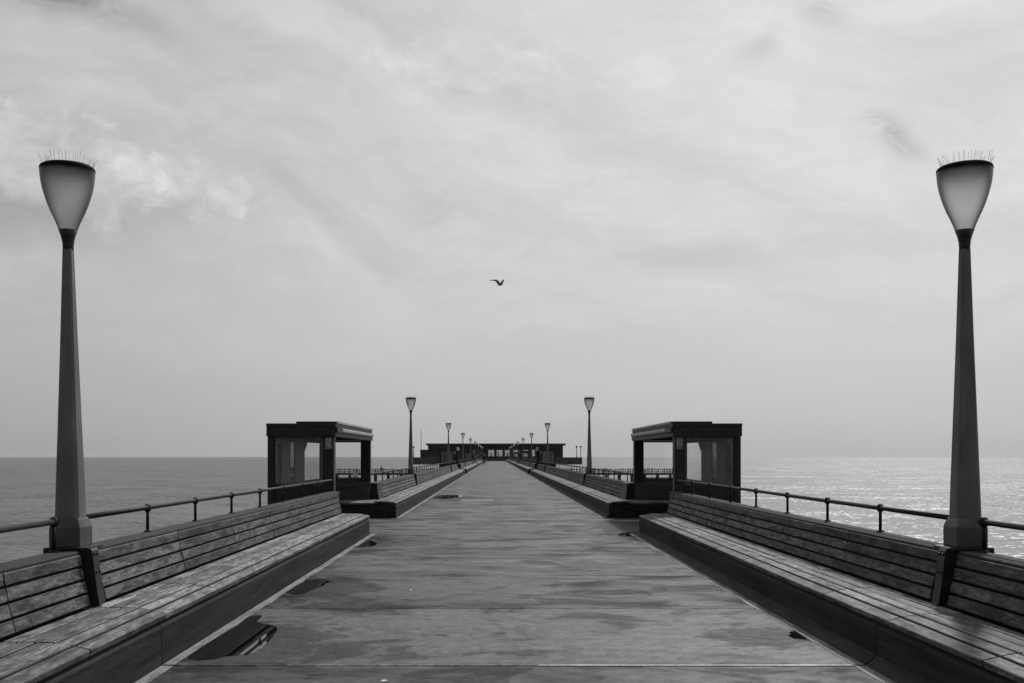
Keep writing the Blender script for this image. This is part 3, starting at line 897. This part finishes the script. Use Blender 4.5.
hp('wall', M['building'], [(x0, x0 + .3, HEAD + .403, HEAD + DB - .003, 0, zt)]); hp('wall', M['building'], [(x1 - .3, x1, HEAD + .403, HEAD + DB - .003, 0, zt)])
for a, b in ops:
    f = hp('window', M['building'], [(hx(a), hx(a) + .1, HEAD + .1, HEAD + .2, zs, zl), (hx(b) - .1, hx(b), HEAD + .1, HEAD + .2, zs, zl)])
    hp('pane', M['cafe_glass'], [(hx(a) + .103, hx(b) - .103, HEAD + .14, HEAD + .16, zs, zl)], f)
hp('furniture_silhouette', M['building'], [(hx(498) , hx(499), HEAD + 5, HEAD + 5.6, 0, hz(452)), (hx(490.5), hx(491.6), HEAD + 6, HEAD + 6.6, 0, hz(452.6)), (hx(507), hx(508.4), HEAD + 4, HEAD + 4.6, 0, hz(453))]).name = 'cafe_fittings'
hp('panel', M['building_pale'], [(hx(536.8), hx(552), HEAD - .06, HEAD - .003, zs - .6, zl - .2)])
hp('annex', M['building'], [(hx(420), x0 - .003, HEAD + 1, HEAD + 8, hz(463), hz(449.6))])
o = empty('head_terrace', (0, HEAD, 0), 'dark walled terrace spreading either side under the far building', 'terrace')
def hp2(name, mat, boxes, parent): return hp(name, mat, boxes, parent)
hp('wall', M['landing'], [(hx(412), -3.9, HEAD - .5, HEAD + 14, hz(464.5), hz(457.4))], o)
hp('wall', M['landing'], [(3.9, hx(582), HEAD - .5, HEAD + 14, hz(464.5), hz(457.4))], o)
bm = B(); box(bm, -3.85, 3.85, HEAD - .5, HEAD - .03, -.3, .55)
hp('step', M['landing'], [(-3.85, 3.85, HEAD - .5, HEAD - .03, .01, .55)], o); bm.free()
# landing stage, lower and wider, on piles
ls = empty('landing_stage', (0, HEAD, 0), 'low open landing stage on piles reaching out both sides of the pier head', 'landing stage')
lx0, lx1 = hx(333), hx(669)
hp('deck', M['landing'], [(lx0, lx1, HEAD - 6, HEAD - .6, hz(474.6), hz(472.6))], ls)
bm = B(); x = lx0 + .3
while x < lx1:
    hgt = rnd.uniform(1.05, 1.45)
    box(bm, x, x + rnd.uniform(.12, .3), HEAD - 5.9, HEAD - 5.75, hz(472.6), hz(472.6) + hgt)
    x += rnd.uniform(.35, .6)
box(bm, lx0, lx1, HEAD - 5.74, HEAD - 5.66, hz(472.6) + .95, hz(472.6) + 1.07)
box(bm, lx0, lx1, HEAD - 5.74, HEAD - 5.66, hz(472.6) + .4, hz(472.6) + .5)
bmesh.ops.translate(bm, verts=bm.verts[:], vec=(0, -HEAD, 0))
obj('railing', bm, M['landing'], ls)
pmesh = B(); box(pmesh, -.42, .42, -.3, .3, -5.0, 0); PILE = finish(pmesh, 'pile', M['landing'])
x = lx0 + 2.0
while x < lx1:
    q = bpy.data.objects.new('pile', PILE); q.location = (x, -5.2, hz(474.6) - .003); link(q, ls); x += 3.65
b = B(); bbox(b, hx(356), hx(361), HEAD - 6.5, HEAD - 6.2, hz(481), hz(472), .03)
bmesh.ops.translate(b, verts=b.verts[:], vec=(-hx(358.5), -HEAD + 6.3, -hz(481)))
tag(obj('white_board', b, M['white_board'], None, (hx(358.5), HEAD - 6.3, hz(481))), 'white board fixed to the far left landing stage', 'board')
def small_lamp(px, py, label):
    zb = hz(457.4)
    r = empty('terrace_lamp', (hx(px), HEAD, zb), label, 'lamp post', 'small lamp posts on the far terrace')
    t = B(); lathe(t, [(.16, 0), (.12, .3), (.09, hz(py) - zb - .6)], 8); obj('pole', t, M['pole'], r, smooth=True)
    t = B(); h_ = hz(py) - zb; lathe(t, [(.09, h_ - .6), (.30, h_ - .1), (.30, h_), (.02, h_ + .05)], 10); obj('lamp_head', t, M['steel'], r, smooth=True)
small_lamp(576.7, 446, 'thin lamp post on the right end of the far terrace, the inner one')
small_lamp(580.8, 446, 'thin lamp post on the right end of the far terrace, the outer one')
small_lamp(413.6, 446.5, 'thin lamp post on the left end of the far terrace')
r = empty('mast', (hx(420.6), HEAD + 2, hz(457.4)), 'slim tall mast rising left of the far cafe building', 'mast')
t = B(); lathe(t, [(.10, 0), (.07, hz(432) - hz(457.4)), (.03, hz(429) - hz(457.4))], 8); obj('pole', t, M['spike'], r)
t = B(); box(t, -.5, .5, -.03, .03, hz(434) - hz(457.4), hz(434) - hz(457.4) + .06); obj('crossarm', t, M['spike'], r)

# ------------------------------------------------------------------ people
def person(loc, yaw, stride, label, coat, arms=0.0, H=1.75):
    """one continuous skinned body; coat and hair are children"""
    bones = {'pelvis': ((0, 0, .93), .135), 'waist': ((0, 0, 1.08), .125), 'chest': ((0, .01, 1.30), .155), 'neck': ((0, .01, 1.47), .058),
             'jaw': ((0, .025, 1.56), .070), 'head': ((0, .02, 1.64), .094), 'top': ((0, .01, 1.70), .070)}
    ed = [('pelvis', 'waist'), ('waist', 'chest'), ('chest', 'neck'), ('neck', 'jaw'), ('jaw', 'head'), ('head', 'top')]
    for sg, n in ((-1, 'l'), (1, 'r')):
        st_ = stride * sg
        bones['hip' + n] = ((sg * .09, 0, .87), .10); bones['knee' + n] = ((sg * .10, .03 + st_ * .20, .49), .068)
        bones['ankle' + n] = ((sg * .10, st_ * .36 - .02, .09 + abs(st_) * (.04 if sg < 0 else 0)), .045)
        bones['toe' + n] = ((sg * .115, st_ * .36 + .15, .045), .038)
        bones['sh' + n] = ((sg * .185, 0, 1.39), .068); bones['el' + n] = ((sg * .245, -.03 - st_ * .12, 1.10), .045)
        bones['wr' + n] = ((sg * .24, .04 - st_ * .25 + arms * .2, .88 + arms * .2), .032); bones['hd' + n] = ((sg * .235, .07 - st_ * .28 + arms * .25, .80 + arms * .2), .036)
        ed += [('pelvis', 'hip' + n), ('hip' + n, 'knee' + n), ('knee' + n, 'ankle' + n), ('ankle' + n, 'toe' + n),
               ('chest', 'sh' + n), ('sh' + n, 'el' + n), ('el' + n, 'wr' + n), ('wr' + n, 'hd' + n)]
    names = list(bones); me = bpy.data.meshes.new('body')
    me.from_pydata([bones[k][0] for k in names], [(names.index(a), names.index(c)) for a, c in ed], [])
    o = bpy.data.objects.new('person', me); COL.objects.link(o)
    sm = o.modifiers.new('skin', 'SKIN')
    for i, k in enumerate(names):
        v = me.skin_vertices[0].data[i]; v.radius = (bones[k][1], bones[k][1] * (.8 if k in ('chest', 'waist', 'pelvis') else 1)); v.use_root = (k == 'pelvis')
    sb = o.modifiers.new('sub', 'SUBSURF'); sb.levels = sb.render_levels = 1
    dg = bpy.context.evaluated_depsgraph_get(); dg.update()
    nm = bpy.data.meshes.new_from_object(o.evaluated_get(dg))
    o.modifiers.clear(); o.data = nm
    nm.materials.clear()
    for q in (M['skin'], coat, M['cloth']): nm.materials.append(q)
    for f in nm.polygons:
        c = f.center; f.use_smooth = True
        f.material_index = 0 if (c.z > 1.49 or (abs(c.x) > .19 and c.z < .90)) else (1 if c.z > .86 else 2)
    o.location = loc; o.rotation_euler = (0, 0, yaw); k = H / 1.77; o.scale = (k, k, k)
    tag(o, label, 'person')
    b = B(); bmesh.ops.create_icosphere(b, subdivisions=2, radius=1)
    for v in b.verts: v.co = Vector((v.co.x * .105, v.co.y * .115 - .005, v.co.z * .10 + 1.69))
    bmesh.ops.delete(b, geom=[v for v in b.verts if v.co.z < 1.63 or (v.co.y > .05 and v.co.z < 1.71)], context='VERTS')
    obj('hair', b, M['hair'], o, smooth=True)
    return o
person((-2.04, 166, 0), R(180), .8, 'person in dark clothes walking along the left side of the deck', M['cloth'], 0, 1.92)
person((-3.0 + .42, 192, 0), 0, -.7, 'smaller person in grey farther along the deck, walking away', M['cloth2'])
person((hx(383.3) , HEAD - 4.6, hz(472.6)), R(180), .1, 'lone person standing on the landing stage left of the pier', M['cloth'], .4, 1.95)

# ------------------------------------------------------------------ gull
def gull(loc):
    b = B()
    body = [(-.27, .012, .0), (-.22, .03, 0), (-.10, .062, -.005), (.04, .07, -.01), (.14, .055, 0), (.20, .046, .015), (.25, .042, .022), (.285, .02, .018), (.335, .006, .010)]
    rings = []
    for x, r, z in body:
        rings.append([b.verts.new((x, r * 1.5 * math.cos(2 * math.pi * k / 10), z + r * 1.3 * math.sin(2 * math.pi * k / 10))) for k in range(10)])
    for p, q in zip(rings, rings[1:]):
        for k in range(10): b.faces.new((p[k], p[(k + 1) % 10], q[(k + 1) % 10], q[k]))
    b.faces.new(rings[0]); b.faces.new(rings[-1][::-1])
    def wing(sg, st_):
        prev = None
        for (d, z, lead, trail, th) in st_:
            th *= 4.0; trail -= .14
            ring = [b.verts.new((lead, sg * d, z)), b.verts.new(((lead + trail) / 2 + .02, sg * d, z + th)), b.verts.new((trail, sg * d, z - .03)), b.verts.new(((lead + trail) / 2, sg * d, z - th))]
            if prev:
                for k in range(4): b.faces.new((prev[k], prev[(k + 1) % 4], ring[(k + 1) % 4], ring[k]))
            else: b.faces.new(ring)
            prev = ring
        b.faces.new(prev[::-1])
    wing(1, [(.03, .03, .13, -.08, .02), (.18, .15, .17, -.07, .016), (.36, .33, .19, -.05, .013), (.50, .40, .15, -.08, .01), (.78, .40, .02, -.13, .006), (1.0, .38, -.14, -.17, .003)])
    wing(-1, [(.03, .03, .13, -.08, .02), (.16, .16, .17, -.07, .016), (.26, .36, .19, -.05, .013), (.33, .44, .14, -.08, .01), (.45, .52, .0, -.12, .006), (.55, .56, -.14, -.17, .003)])
    t = [(-.22, -.03), (-.40, -.075), (-.42, 0), (-.40, .075), (-.22, .03)]
    up = [b.verts.new((x, y, .006)) for x, y in t]; dn = [b.verts.new((x, y, -.006)) for x, y in t]
    b.faces.new(up); b.faces.new(dn[::-1])
    for k in range(5): b.faces.new((up[k], up[(k + 1) % 5], dn[(k + 1) % 5], dn[k]))
    o = obj('gull', b, M['feather'], None, loc, True)
    return tag(o, 'dark gull flying with raised bent wings in the middle of the sky', 'bird')
gy = 95.0
o = gull(((500.5 - VPX) / F * gy + CAMX, gy, EYE + (HZ - 284.6) / F * gy))
o.rotation_euler = (R(10), R(-18), R(56)); o.scale = (1.35, 0.98, 1.02)

# ------------------------------------------------------------------ sea haze
hm = bpy.data.materials.new('sea_haze'); hm.use_nodes = True
hm.node_tree.nodes.clear()
ho = hm.node_tree.nodes.new('ShaderNodeOutputMaterial'); hv = hm.node_tree.nodes.new('ShaderNodeVolumePrincipled')
hv.inputs['Color'].default_value = (0.78, 0.78, 0.78, 1); hv.inputs['Density'].default_value = HAZE; hv.inputs['Anisotropy'].default_value = 0.3
hm.node_tree.links.new(hv.outputs[0], ho.inputs['Volume'])
b = B(); box(b, -14010, 14010, -14010, 14010, SEA_Z - 16.8, 24.0)
tag(obj('haze', b, hm), kind='stuff')

# ------------------------------------------------------------------ render settings
scene.view_settings.view_transform = 'Standard'; scene.view_settings.look = 'None'
scene.view_settings.exposure = 0.0; scene.view_settings.gamma = 1.0; scene.view_settings.use_curve_mapping = False
scene.render.engine = 'CYCLES'
scene.cycles.use_denoising = True
scene.cycles.max_bounces = 10; scene.cycles.diffuse_bounces = 6; scene.cycles.transmission_bounces = 10; scene.cycles.transparent_max_bounces = 16
scene.cycles.sample_clamp_indirect = 6.0
